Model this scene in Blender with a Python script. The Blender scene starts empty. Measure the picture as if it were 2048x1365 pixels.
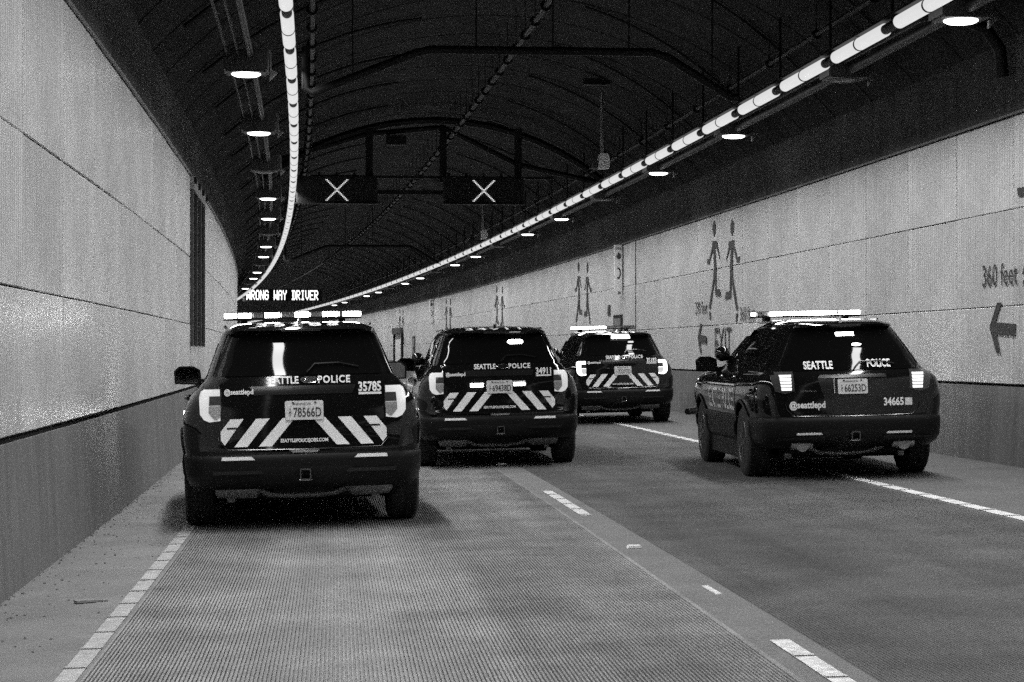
import bpy, bmesh, math, random
from mathutils import Vector, Matrix
import numpy as np
random.seed(7)
R = math.radians
scene = bpy.context.scene
COL = scene.collection

# ------------------------------------------------------------------ camera, world, exposure
F = 4080.0                                   # focal length in pixels of the 2048 px wide photograph
cam_data = bpy.data.cameras.new('camera')
cam_data.sensor_width = 36.0
cam_data.lens = F / 2048 * 36.0
cam_data.clip_start, cam_data.clip_end = 0.1, 2000
camera = bpy.data.objects.new('camera', cam_data)
COL.objects.link(camera)
camera.location = (0, 0, 1.48)
camera.rotation_euler = (R(90) + math.atan(17.5 / F), 0, -math.atan((1024 - 676) / F))
scene.camera = camera

world = bpy.data.worlds.new('World')
scene.world = world
world.use_nodes = True
world.node_tree.nodes['Background'].inputs[0].default_value = (.5, .5, .5, 1)
world.node_tree.nodes['Background'].inputs[1].default_value = 0.0     # a closed tunnel: no sky reaches it

scene.view_settings.view_transform = 'Standard'
scene.view_settings.look = 'None'
scene.view_settings.exposure = 0.0
scene.view_settings.gamma = 1.0
scene.view_settings.use_curve_mapping = False
scene.render.engine = 'CYCLES'
scene.cycles.use_denoising = False           # the photograph is a grainy high-ISO picture
scene.cycles.use_adaptive_sampling = False
scene.cycles.max_bounces = 6
scene.cycles.diffuse_bounces = 3
scene.cycles.glossy_bounces = 3
scene.cycles.sample_clamp_indirect = 4.0
scene.cycles.sample_clamp_direct = 0.0

TUBE_GLOW = 0.72
LAMP_POWER = 68.0                            # watts of one 2.75 m lamp module
LAMP_SPREAD = R(140)                         # area lamps added under the tubes shine down, staying dark along the row

# ------------------------------------------------------------------ the tunnel's line
R2, D0, G, CS = 2660.0, 9.0, -1.8e-5, 0.0229
XL, XR = -2.03, 7.57                         # wall faces
LINE_L, LINE_C, LINE_R = -1.216, 2.133, 5.417
def cx(s): return -max(0.0, s - D0) ** 2 / R2
def head(s): return math.atan(2 * max(0.0, s - D0) / R2)
def roadz(x): return CS * (x + 1.06)
def W(s, x, z): return Vector((x + cx(s), s, z + G * s * s))

# ------------------------------------------------------------------ helpers
class MB:
    def __init__(self): self.v, self.f = [], []
    def add(self, vs, fs):
        n = len(self.v)
        self.v += [tuple(p) for p in vs]
        self.f += [tuple(i + n for i in f) for f in fs]
    def box(self, c, d, rot=None):
        hx, hy, hz = d[0] / 2, d[1] / 2, d[2] / 2
        vs = [Vector((x, y, z)) for x in (-hx, hx) for y in (-hy, hy) for z in (-hz, hz)]
        if rot is not None: vs = [rot @ p for p in vs]
        self.add([p + Vector(c) for p in vs],
                 [(0, 1, 3, 2), (4, 6, 7, 5), (0, 4, 5, 1), (2, 3, 7, 6), (0, 2, 6, 4), (1, 5, 7, 3)])
    def tube(self, pts, r, n=8, cap=True):
        pts = [Vector(p) for p in pts]
        rs = r if isinstance(r, (list, tuple)) else [r] * len(pts)
        vs, fs = [], []
        for i, p in enumerate(pts):
            a = pts[max(0, i - 1)]; b = pts[min(len(pts) - 1, i + 1)]
            t = (b - a).normalized()
            up = Vector((0, 0, 1)) if abs(t.z) < .9 else Vector((1, 0, 0))
            u = t.cross(up).normalized(); w = u.cross(t)
            for k in range(n):
                an = 2 * math.pi * k / n
                vs.append(p + rs[i] * (math.cos(an) * u + math.sin(an) * w))
        for i in range(len(pts) - 1):
            for k in range(n):
                a, b = i * n + k, i * n + (k + 1) % n
                fs.append((a, a + n, b + n, b))
        if cap:
            fs.append(tuple(range(n)))
            fs.append(tuple(range((len(pts) - 1) * n, len(pts) * n))[::-1])
        self.add(vs, fs)
    def lathe(self, prof, n=24, axis='x', c=(0, 0, 0)):
        """prof: (along, radius) pairs, closed loop round the axis"""
        vs, fs = [], []
        for a, r in prof:
            for k in range(n):
                an = 2 * math.pi * k / n
                u, w = r * math.cos(an), r * math.sin(an)
                p = {'x': (a, u, w), 'y': (u, a, w), 'z': (u, w, a)}[axis]
                vs.append(Vector(p) + Vector(c))
        m = len(prof)
        for i in range(m - 1):
            for k in range(n):
                a, b = i * n + k, i * n + (k + 1) % n
                fs.append((a, b, b + n, a + n))
        fs.append(tuple(range(n))[::-1]); fs.append(tuple(range((m - 1) * n, m * n)))
        self.add(vs, fs)
    def prism(self, poly, fmap, t0, t1):
        """poly of (a,b) points extruded from depth t0 to t1; fmap(a,b,t) -> point"""
        n = len(poly)
        vs = [fmap(a, b, t0) for a, b in poly] + [fmap(a, b, t1) for a, b in poly]
        fs = [tuple(range(n)), tuple(range(n, 2 * n))[::-1]]
        fs += [(i, i + n, (i + 1) % n + n, (i + 1) % n) for i in range(n)]
        self.add(vs, fs)
    def mesh(self, name, mat=None, smooth=None, fix=True):
        me = bpy.data.meshes.new(name)
        me.from_pydata(self.v, [], self.f)
        if fix:
            b = bmesh.new(); b.from_mesh(me)
            bmesh.ops.recalc_face_normals(b, faces=b.faces); b.to_mesh(me); b.free()
        if mat: me.materials.append(mat)
        if smooth:
            me.polygons.foreach_set('use_smooth', [True] * len(me.polygons))
            me.set_sharp_from_angle(angle=R(smooth))
        return me

def link(name, data, parent=None, loc=None, rot=None):
    o = bpy.data.objects.new(name, data)
    COL.objects.link(o)
    if parent is not None: o.parent = parent
    if loc is not None: o.location = loc
    if rot is not None: o.rotation_euler = rot
    return o
def obj(name, mb, mat, parent=None, smooth=None, loc=None, rot=None, fix=True):
    return link(name, mb.mesh(name, mat, smooth, fix), parent, loc, rot)
def tag(o, label=None, cat=None, group=None, kind=None):
    if label: o['label'] = label
    if cat: o['category'] = cat
    if group: o['group'] = group
    if kind: o['kind'] = kind
    return o
def thing(name, label, cat, loc, rot=(0, 0, 0), group=None):
    return tag(link(name, None, None, loc, rot), label, cat, group)
def copy_tree(o, parent=None):
    c = o.copy(); COL.objects.link(c)
    if parent is not None: c.parent = parent
    for ch in list(o.children): copy_tree(ch, c)
    return c

def mat(name, col, rough=.5, metal=0.0, spec=.5, coat=0.0, emit=0.0, noise=None, speck=None, streak=None,
        bump=None, ribs=None, vary=0.0, rough_noise=None, mottle=None):
    """procedural grey material in object space"""
    m = bpy.data.materials.new(name); m.use_nodes = True
    nt = m.node_tree; N, L = nt.nodes, nt.links
    b = N['Principled BSDF']
    b.inputs['Roughness'].default_value = rough
    b.inputs['Metallic'].default_value = metal
    b.inputs['Specular IOR Level'].default_value = spec
    b.inputs['Coat Weight'].default_value = coat
    b.inputs['Coat Roughness'].default_value = .03
    b.inputs['Base Color'].default_value = (col, col, col, 1)
    if emit:
        b.inputs['Emission Color'].default_value = (1, 1, 1, 1)
        b.inputs['Emission Strength'].default_value = emit
    tc = N.new('ShaderNodeTexCoord')
    def math_(op, a, c=None):
        n = N.new('ShaderNodeMath'); n.operation = op
        for i, x in enumerate((a, c)):
            if x is None: continue
            if isinstance(x, (int, float)): n.inputs[i].default_value = x
            else: L.new(x, n.inputs[i])
        return n.outputs[0]
    def noise_(scale, detail=4, stretch=(1, 1, 1), rg=.6):
        mp = N.new('ShaderNodeMapping'); mp.inputs['Scale'].default_value = stretch
        L.new(tc.outputs['Object'], mp.inputs['Vector'])
        n = N.new('ShaderNodeTexNoise')
        n.inputs['Scale'].default_value = scale; n.inputs['Detail'].default_value = detail
        n.inputs['Roughness'].default_value = rg
        L.new(mp.outputs[0], n.inputs['Vector'])
        return n.outputs['Fac']
    val = None
    def mul(fac, amt):
        nonlocal val
        f = math_('ADD', math_('MULTIPLY', math_('SUBTRACT', fac, .5), 2 * amt), 1.0)
        val = f if val is None else math_('MULTIPLY', val, f)
    if noise: mul(noise_(noise[0], 5), noise[1])
    if mottle: mul(noise_(mottle[0], 3, mottle[2] if len(mottle) > 2 else (1, 1, 1)), mottle[1])
    if speck: mul(noise_(speck[0], 2), speck[1])
    if streak: mul(noise_(streak[0], 4, (1, 1, streak[2])), streak[1])
    if vary:
        oi = N.new('ShaderNodeObjectInfo'); mul(oi.outputs['Random'], vary)
    if val is not None:
        v = math_('MULTIPLY', val, col)
        v = math_('MAXIMUM', v, col * .15)
        cc = N.new('ShaderNodeCombineColor')
        for i in range(3): L.new(v, cc.inputs[i])
        L.new(cc.outputs[0], b.inputs['Base Color'])
    if rough_noise:
        L.new(math_('ADD', math_('MULTIPLY', math_('SUBTRACT', noise_(rough_noise[0], 4), .5), rough_noise[1]), rough), b.inputs['Roughness'])
    h = None
    if ribs:
        sx = N.new('ShaderNodeSeparateXYZ'); L.new(tc.outputs['Object'], sx.inputs[0])
        h = math_('MULTIPLY', math_('SINE', math_('MULTIPLY', sx.outputs['Y'], 2 * math.pi / ribs[0])), ribs[1])
    if bump:
        q = math_('MULTIPLY', noise_(bump[0], 4), bump[1])
        h = q if h is None else math_('ADD', h, q)
    if h is not None:
        bp = N.new('ShaderNodeBump'); bp.inputs['Strength'].default_value = 1.0; bp.inputs['Distance'].default_value = 1.0
        L.new(h, bp.inputs['Height']); L.new(bp.outputs[0], b.inputs['Normal'])
    return m

M = {}
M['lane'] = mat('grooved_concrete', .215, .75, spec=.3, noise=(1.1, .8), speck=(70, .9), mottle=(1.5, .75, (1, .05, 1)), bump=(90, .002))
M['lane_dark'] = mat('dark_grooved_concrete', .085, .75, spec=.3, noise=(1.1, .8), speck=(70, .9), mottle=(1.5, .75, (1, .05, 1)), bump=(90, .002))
M['smooth'] = mat('smooth_concrete', .14, .7, noise=(2.2, .35), speck=(80, .9), bump=(80, .001))
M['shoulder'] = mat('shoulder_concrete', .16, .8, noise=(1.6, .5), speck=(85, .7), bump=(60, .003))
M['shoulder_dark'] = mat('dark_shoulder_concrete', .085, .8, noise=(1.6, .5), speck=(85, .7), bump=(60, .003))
M['paint'] = mat('road_paint', .60, .6, noise=(14, .9), speck=(120, .4))
M['bar_shade'] = mat('shaded_bar_paint', .09, .8, noise=(60, .5))
M['paint_worn'] = mat('worn_road_paint', .34, .7, noise=(7, .6), speck=(120, .5), streak=(30, .4, 1))
M['barrier'] = mat('barrier_concrete', .15, .7, noise=(1.5, .3), speck=(75, .4), streak=(7, .5, .07), bump=(60, .0012))
M['band'] = mat('dark_upper_concrete', .072, .85, spec=.2, noise=(1.2, .7), speck=(50, 1.6), streak=(5, .6, .1), bump=(50, .002))
M['vault'] = mat('vault_concrete', .038, .9, spec=.12, noise=(.9, .7), speck=(32, 1.7), bump=(30, .004))
M['panel'] = mat('wall_panel_enamel', .57, .30, spec=.5, streak=(7, .26, .035), speck=(60, .26), ribs=(.085, .0028), vary=.07, noise=(.6, .36), mottle=(5, .12), rough_noise=(3, .12))
M['gap'] = mat('joint_shadow_gap', .02, .9)
M['rail'] = mat('edge_trim', .25, .45, metal=.6, noise=(8, .4))
M['print'] = mat('dark_print', .05, .5, noise=(20, .5))
M['steel'] = mat('galvanised_steel', .30, .45, metal=.7, noise=(15, .5))
M['dull'] = mat('dull_conduit', .04, .5, metal=.5, noise=(6, .8))
M['pipe'] = mat('dark_painted_pipe', .008, .5, spec=.2, noise=(10, .5))
M['housing'] = mat('fixture_housing', .045, .5, noise=(12, .4))
M['dark'] = mat('black_metal', .010, .5, spec=.2, noise=(12, .3))
M['tube'] = mat('tube_diffuser', .10, .35, emit=TUBE_GLOW)
M['flood'] = mat('flood_lens', .8, .2, emit=6.0)
M['flood_off'] = mat('flood_lens_unlit', .12, .3)
M['led'] = mat('lit_led', .8, .4, emit=1.6)
M['cabinet'] = mat('signal_cabinet', .028, .7, spec=.2, noise=(6, .4))
M['led_dim'] = mat('unlit_led', .022, .5)
M['sign_white'] = mat('white_sign', .75, .4, noise=(6, .15))
M['body'] = mat('black_car_paint', .006, .055, spec=.5)
M['clad'] = mat('black_bumper_plastic', .007, .45, spec=.2, noise=(40, .3), bump=(500, .0004))
M['glass'] = mat('tinted_glass', .004, .03, spec=.10)
M['side_glass'] = mat('side_glass', .006, .03, spec=.5)
M['trim'] = mat('gloss_trim', .012, .2)
M['chrome'] = mat('chrome', .7, .12, metal=1.0)
M['tyre'] = mat('tyre_rubber', .016, .8, noise=(30, .4))
M['rim'] = mat('steel_rim', .14, .35, metal=.8)
M['vinyl'] = mat('white_reflective_vinyl', .86, .35, noise=(25, .12), speck=(200, .15))
M['plate'] = mat('plate_metal', .62, .4, noise=(40, .25))
M['plate_ink'] = mat('plate_ink', .03, .5)
M['muffler'] = mat('muffler_steel', .26, .5, metal=.5, noise=(20, .6))
M['lens_lit'] = mat('lit_tail_lens', .5, .25, emit=.36)
M['lens_bright'] = mat('bright_tail_lens', .7, .25, emit=3.5)
M['lens_led'] = mat('led_bar_lens', .6, .25, emit=1.1)
M['lens_dark'] = mat('dark_tail_lens', .05, .15)
M['lens_clear'] = mat('clear_reverse_lens', .42, .1, metal=.4, noise=(60, .8))
M['strobe'] = mat('strobe_lit', .8, .3, emit=24.0)
M['strobe_soft'] = mat('strobe_fading', .8, .3, emit=5)
M['strobe_off'] = mat('strobe_unlit', .35, .2, metal=.3)
M['mirror'] = mat('mirror_glass', .55, .03, metal=1.0)
M['rock'] = mat('gravel_stone', .10, .9, noise=(30, .5))
M['wood'] = mat('weathered_scrap', .22, .8, noise=(20, .4))

# dim glowing surfaces are left to plain path tracing; the area lamps are sampled directly
for k in ('tube', 'led', 'lens_lit', 'flood'): M[k].cycles.emission_sampling = 'NONE'

# text meshes, made first while the scene is small
_txt = {}
def text_mesh(s, bold=.012, spacing=1.0, shear=0.0):
    k = (s, bold, spacing, shear)
    if k in _txt: return _txt[k]
    cu = bpy.data.curves.new('lettering', 'FONT')
    cu.body = s; cu.size = 1; cu.offset = bold; cu.space_character = spacing; cu.shear = shear; cu.resolution_u = 3
    o = bpy.data.objects.new('lettering', cu); COL.objects.link(o)
    bpy.context.view_layer.update()
    me = bpy.data.meshes.new_from_object(o.evaluated_get(bpy.context.evaluated_depsgraph_get()))
    vs = [tuple(v.co) for v in me.vertices]; fs = [tuple(p.vertices) for p in me.polygons]
    bpy.data.objects.remove(o); bpy.data.curves.remove(cu); bpy.data.meshes.remove(me)
    x0 = min(v[0] for v in vs); x1 = max(v[0] for v in vs); y0 = min(v[1] for v in vs); y1 = max(v[1] for v in vs)
    vs = [((v[0] - (x0 + x1) / 2) / (x1 - x0), (v[1] - (y0 + y1) / 2) / (y1 - y0)) for v in vs]
    _txt[k] = (vs, fs)
    return _txt[k]
def lettering(name, s, w, h, fmap, m, parent, bold=.012, spacing=1.0, shear=0.0):
    """flat lettering of width w and height h; fmap(a, b) -> point"""
    vs, fs = text_mesh(s, bold, spacing, shear)
    mb = MB(); mb.add([fmap(x * w, y * h) for x, y in vs], fs)
    return obj(name, mb, m, parent, fix=False)

# ------------------------------------------------------------------ road and walls
S_A, S_B = -60.0, 330.0
def stations(step_near=2.5, a=S_A, b=S_B):
    s, out = a, []
    while s < b - 1e-6:
        out.append(s); s += step_near if s < 140 else 5
    return out + [b]
def sweep(name, prof, ss, m, kind=None, parent=None, loop=False, smooth=None):
    n = len(prof); vs = [W(s, x, z) for s in ss for x, z in prof]
    fs = [(i * n + k, i * n + (k + 1) % n, (i + 1) * n + (k + 1) % n, (i + 1) * n + k)
          for i in range(len(ss) - 1) for k in range(n if loop else n - 1)]
    mb = MB(); mb.v = [tuple(v) for v in vs]; mb.f = fs
    o = obj(name, mb, m, parent, smooth)
    if kind: o['kind'] = kind
    return o
SS = stations()

# sub-base under everything, then the lanes with their sawn lengthwise grooves
sweep('ground', [(XL - 1.2, -.35), (XR + 1.2, -.15)], SS, M['shoulder_dark'], 'structure')
def grooved(x0, x1, pitch=.0195, gw=.0098, depth=.013):
    p = [(x0, roadz(x0))]
    x = x0 + .01
    while x < x1 - .02:
        z = roadz(x)
        p += [(x, z), (x + .0012, z - depth), (x + gw - .0012, z - depth), (x + gw, z)]
        x += pitch
    return p + [(x1, roadz(x1))]
gs = [S_A, -20, 0] + [6 + 2.5 * i for i in range(22)] + [65 + 6 * i for i in range(18)] + [190, 220, 250, 290, S_B]
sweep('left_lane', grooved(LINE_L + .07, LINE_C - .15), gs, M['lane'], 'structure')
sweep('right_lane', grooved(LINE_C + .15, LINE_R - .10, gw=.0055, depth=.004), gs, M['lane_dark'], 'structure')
sweep('lane_seam', [(LINE_C - .15, roadz(LINE_C - .15)), (LINE_C + .15, roadz(LINE_C + .15))], gs, M['smooth'], 'structure')
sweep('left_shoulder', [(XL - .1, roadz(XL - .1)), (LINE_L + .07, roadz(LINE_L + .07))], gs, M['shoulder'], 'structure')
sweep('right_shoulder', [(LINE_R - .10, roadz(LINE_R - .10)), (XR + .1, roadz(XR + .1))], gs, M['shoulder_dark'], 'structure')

def stripe(name, xc, w, s0, s1, lift=.004, step=2.5, m=None):
    ss = [s0]; 
    while ss[-1] + step < s1: ss.append(ss[-1] + step)
    ss.append(s1)
    return sweep(name, [(xc - w / 2, roadz(xc - w / 2) + lift), (xc + w / 2, roadz(xc + w / 2) + lift)], ss, m or M['paint'])
def bar_mesh_of(w, m=None):
    b = MB(); b.prism([(-.035, 0), (.03, 0), (.02, .005), (-.028, .006)], lambda a, z, t_: Vector((t_, a, z)), -w / 2, w / 2)
    me = b.mesh('raised_bar', m or M['paint'])
    me.materials.append(M['bar_shade'])
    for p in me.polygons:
        if p.normal.y < -.5: p.material_index = 1     # near face painted dark as the bar's shadow line
    return me
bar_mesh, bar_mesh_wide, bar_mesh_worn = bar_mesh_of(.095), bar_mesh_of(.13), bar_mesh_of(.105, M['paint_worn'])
def edge_line(xc, w, s0, s1, label, bm, nb0, nb, m=None):
    o = tag(stripe('edge_line', xc, w, s0, s1, m=m), label, 'road line')
    for i in range(nb):
        s = nb0 + .61 * i
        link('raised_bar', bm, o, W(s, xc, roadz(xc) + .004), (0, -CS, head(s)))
    return o
edge_line(LINE_L, .10, -20, 300, 'white edge line with raised cross bars beside the gravel-strewn gutter', bar_mesh_worn, 6.6, 48, M['paint_worn'])
edge_line(LINE_R, .13, -20, 300, 'white edge line with raised cross bars running under two parked police SUVs', bar_mesh_wide, 16, 60)
dl = ['white lane dash at the bottom edge of the picture', 'white lane dash just behind the SUV numbered 34911', 'white lane dash just ahead of the SUV numbered 34911']
for k, s in enumerate((6.7, 17.25, 29.4)):
    o = stripe('lane_dash', LINE_C, .098, s, s + 3.05)
    tag(o, dl[k], 'road line', 'dashes of the lane line')
    for i in range(5):
        ss = s + .10 + .61 * i
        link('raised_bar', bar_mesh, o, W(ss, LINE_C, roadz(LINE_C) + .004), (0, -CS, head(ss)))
mk = MB(); mk.prism([(-.055, 0), (.055, 0), (.04, .018), (-.04, .018)], lambda a, b, t: Vector((a, t, b)), -.05, .05)
mk_mesh = mk.mesh('road_stud', M['sign_white'])
for s, lb in ((14.4, 'white raised road stud on the lane seam between the two dashes'), (25.1, 'white raised road stud under the tail of the SUV numbered 34911'), (4.5, 'white raised road stud')):
    if s > 6: tag(link('road_stud', mk_mesh, None, W(s, LINE_C - .02, roadz(LINE_C) + .002), (0, -CS, head(s))), lb, 'road stud', 'road studs')
sc = MB(); sc.box((0, 0, .003), (.04, .42, .006))
tag(obj('paint_remnant', sc, M['paint'], None, loc=W(11.8, LINE_C + .05, roadz(LINE_C)), rot=(0, -CS, .02)), 'short worn sliver of white paint on the lane seam', 'paint mark')

# walls: concrete barrier, ribbed panels, trim, dark concrete band
def wall(name, label, sx, xw, rows, zb, ind_to):
    root = thing(name, label, 'wall', (0, 0, 0))
    o = sx                                   # +1: wall on the +X side
    sweep('barrier', [(xw - o * .05, roadz(xw) - .05), (xw - o * .0, zb - .03), (xw + o * .35, zb - .03)], SS, M['barrier'], parent=root)
    sweep('backing', [(xw + o * .09, zb - .1), (xw + o * .09, rows[-1] + .02)], SS, M['gap'], parent=root)
    sweep('upper_band', [(xw + o * .1, rows[-1] + .035), (xw + o * .03, rows[-1] + .035), (xw + o * .03, 5.0), (xw + o * .2, 5.03)], SS, M['band'], parent=root)
    sweep('top_trim', [(xw + o * .08, rows[-1] + .006), (xw - o * .03, rows[-1] + .006), (xw - o * .03, rows[-1] + .03), (xw + o * .08, rows[-1] + .03)], SS, M['rail'], parent=root, loop=True)
    Lp, gap = 2.03, .018
    meshes = []
    for a, b in zip(rows[:-1], rows[1:]):
        mb = MB(); h = b - a - .010; d = .05; e = .006
        # a slab with a chamfered face; ribs are relief in the material
        y0, y1 = -Lp / 2 + gap / 2, Lp / 2 - gap / 2
        f = [(y0 + e, e), (y1 - e, e), (y1 - e, h - e), (y0 + e, h - e)]
        g = [(y0, 0), (y1, 0), (y1, h), (y0, h)]
        vs = [(-o * .0 , y, z) for y, z in f] + [(o * e, y, z) for y, z in g] + [(o * d, y, z) for y, z in g]
        fs = [(0, 1, 2, 3)] + [(i, 4 + i, 4 + (i + 1) % 4, (i + 1) % 4) for i in range(4)] + [(4 + i, 8 + i, 8 + (i + 1) % 4, 4 + (i + 1) % 4) for i in range(4)]
        mb.add(vs, fs); meshes.append(mb.mesh('wall_panel', M['panel']))
    far = [MB() for _ in range(1)]
    k0 = -28
    for k in range(k0, 156):
        s = 22.19 + 1.015 + Lp * k if sx > 0 else 13.45 + 1.015 + Lp * k
        if s < S_A or s > S_B - 3: continue
        for r, me in enumerate(meshes):
            if sx < 0 and r >= 1 and 30.9 < s < 34.6: 
                continue                      # the tall louvre stands here
            jx = random.uniform(-.004, .004)
            if 8 < s < ind_to:
                link('wall_panel', me, root, W(s, xw + jx, rows[r] + .005), (0, random.uniform(-.003, .003), head(s)))
            else:
                mx = Matrix.Translation(W(s, xw + jx, rows[r] + .005)) @ Matrix.Rotation(head(s), 4, 'Z')
                n = len(far[0].v)
                far[0].v += [tuple(mx @ v.co) for v in me.vertices]
                far[0].f += [tuple(i + n for i in p.vertices) for p in me.polygons]
    ob = obj('far_panels', far[0], M['panel'], root)
    ob['kind'] = 'stuff'
    return root
RROWS, LROWS = [1.10, 1.98, 3.06, 4.10], [.94, 1.88, 2.89, 4.10]
wall_r = wall('panel_wall', 'pale ribbed panel wall carrying running figures and EXIT lettering', 1, XR, RROWS, 1.105, 112)
wall_l = wall('panel_wall', 'pale ribbed panel wall with a tall dark louvre', -1, XL, LROWS, .93, 62)

# black expansion joint in the wall that carries the figures
j = MB(); j.box((0, 0, 1.5), (.02, .05, 2.98))
tag(obj('expansion_joint', j, M['gap'], wall_r, loc=W(47.72, XR - .004, 1.11), rot=(0, 0, head(47.7))))

# louvre in the near wall
lv = thing('wall_louvre', 'tall dark louvre of three bays set in the ribbed panel wall', 'louvre', W(32.72, XL, 1.6), (0, 0, head(32.7)))
mb = MB(); mb.box((.0, 0, 1.16), (.02, 3.7, 2.36)); obj('back_plate', mb, M['dark'], lv)
mb = MB(); mb.box((.03, 0, 2.40), (.06, 3.8, .20)); obj('header', mb, M['steel'], lv)
for k in range(4):
    y = -1.83 + 1.22 * k
    mb = MB(); mb.box((.025, y, 1.12), (.05, .12, 2.34)); obj('mullion', mb, M['housing'], lv)
    mb = MB(); mb.box((.05, y, 2.44), (.1, .10, .10)); obj('bracket', mb, M['dark'], lv)
for b in range(3):
    for k in range(4):
        mb = MB(); mb.box((.02, -1.22 + 1.22 * b - .38 + .25 * k, 1.12), (.02, .06, 2.30)); obj('slat', mb, M['dark'], lv)
mb = MB(); mb.box((.0, 0, -.30), (.01, 3.7, .58)); obj('lower_panel', mb, M['panel'], lv)

# vault with recessed ring joints
CXV, ZV, RV = 2.77, .56, 6.54
def arc(n, dr=0.0, x0=XL - .06, x1=XR + .06):
    out = []
    for i in range(n + 1):
        a0 = math.acos((x0 - CXV) / (RV + dr)); a1 = math.acos((x1 - CXV) / (RV + dr))
        a = a0 + (a1 - a0) * i / n
        out.append((CXV + (RV + dr) * math.cos(a), ZV + (RV + dr) * math.sin(a)))
    return out
A0, A1 = arc(36), arc(36, .016)
vs, fs, rows_v = [], [], []
s = S_A
while s < S_B:
    rows_v += [(s, A1), (s + .05, A1), (s + .055, A0), (s + 1.95, A0)]; s += 2.0 if s < 120 else 4.0
for s, A in rows_v: vs += [W(s, x, z) for x, z in A]
n = len(A0)
fs = [(i * n + k, i * n + k + 1, (i + 1) * n + k + 1, (i + 1) * n + k) for i in range(len(rows_v) - 1) for k in range(n - 1)]
mb = MB(); mb.add(vs, fs)
tag(obj('tunnel_ceiling', mb, M['vault']), kind='structure')
for s, nm in ((S_A, 'tunnel_end'), (S_B, 'tunnel_end')):
    mb = MB(); mb.box((0, 0, 3), (16, .2, 10)); tag(obj(nm, mb, M['vault'], loc=W(s, 2.8, 0), rot=(0, 0, head(s))), kind='structure')

# slanting segment joints and cable runs up the vault, dark on dark
def vz(x, d=0.0): return ZV + math.sqrt((RV - d) ** 2 - (x - CXV) ** 2)
rib = MB()
for k in range(30):
    s = 16 + 4.0 * k
    for xa, xb in ((-1.7, 1.6), (4.1, 7.2)):
        pts = [W(s + (1.5 * i / 8), xa + (xb - xa) * i / 8, vz(xa + (xb - xa) * i / 8, .05)) for i in range(9)]
        rib.tube(pts, .022, 5)
tag(obj('cable_runs', rib, M['pipe']), 'thin dark conduits climbing the vault of the tunnel ceiling', 'conduit', kind='stuff')

def run(name, x, z, r, m, label, cat, s0=6, s1=150, clamp=None, n=7):
    root = thing(name, label, cat, (0, 0, 0))
    mb = MB(); st = [s0 + 3 * i for i in range(int((s1 - s0) / 3) + 1)]
    mb.tube([W(s, x, z) for s in st], r, n); obj('pipe', mb, m, root, smooth=60)
    if clamp:
        cmesh = MB(); cmesh.lathe([(-.03, r * 1.1), (-.03, r * 1.9), (.03, r * 1.9), (.03, r * 1.1)], 8, 'y')
        zt = vz(x) - z
        cmesh.box((0, 0, zt / 2), (.012, .012, zt))
        cm = cmesh.mesh('hanger', M['dark'])
        s = s0 + 1
        while s < s1 and s < 110:
            link('hanger', cm, root, W(s, x, z), (0, 0, head(s))); s += clamp
    return root
run('crown_conduit', 3.10, 6.40, .045, M['dull'], 'thin pale conduit on hangers along the crown of the ceiling', 'conduit', clamp=1.37)
run('cable_conduit', 6.35, 5.62, .035, M['dull'], 'slim conduit just above the straight row of tube lamps', 'conduit', clamp=2.75)
run('cable_conduit', -.22, 5.62, .04, M['dull'], 'slim clamped conduit beside the curved row of tube lamps', 'conduit', clamp=1.375)
run('feed_pipe', 6.72, 5.12, .06, M['dull'], 'grey feed pipe linking the flood lamps under the straight lamp row', 'pipe')
run('feed_pipe', -1.0, 5.22, .045, M['dull'], 'grey feed pipe linking the flood lamps by the curved lamp row', 'pipe')
for i, (x, lb) in enumerate(((6.55, 'twin-rail cable tray by the straight lamp row'), (-1.22, 'twin-rail cable tray by the curved lamp row'))):
    t = thing('cable_tray', lb, 'cable tray', (0, 0, 0))
    for d in (-.07, .07):
        mb = MB(); mb.tube([W(6 + 3 * q, x + d, 5.20 + .04 * i) for q in range(48)], .018, 5); obj('rail', mb, M['housing'], t)

# ------------------------------------------------------------------ tube lamps: every module is a thing
seg = MB(); seg.lathe([(0, .055), (0, .068), (.02, .076), (1.07, .076), (1.09, .068), (1.09, .055)], 20, 'y')
seg_mesh = seg.mesh('tube', M['tube'], 50)
cp = MB(); cp.lathe([(-.27, .04), (-.27, .058), (.27, .058), (.27, .04)], 16, 'y'); cp_mesh = cp.mesh('coupling', M['dark'], 50)
rg = MB(); rg.lathe([(-.014, .05), (-.014, .080), (.014, .080), (.014, .05)], 20, 'y'); rg_mesh = rg.mesh('joint_ring', M['dark'], 50)
hs = MB(); hs.box((0, 0, .10), (.15, 2.73, .03)); hs_mesh = hs.mesh('reflector', M['dark'])
def rod_mesh(z, x):
    r = MB(); L_ = vz(x) - z - .1; r.box((0, 0, .12 + L_ / 2), (.03, .03, L_)); return r.mesh('hanger', M['dark'])
def lamp_data(name, ln_, p):
    l = bpy.data.lights.new(name, 'AREA'); l.shape = 'RECTANGLE'; l.size = .15; l.size_y = ln_; l.energy = p; l.spread = LAMP_SPREAD
    return l
lamp_near, lamp_far = lamp_data('lamp_light', 2.4, LAMP_POWER), lamp_data('lamp_light', 10.6, LAMP_POWER * 4)
ORD = 'first second third fourth fifth sixth seventh eighth ninth tenth eleventh twelfth'.split()
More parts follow.
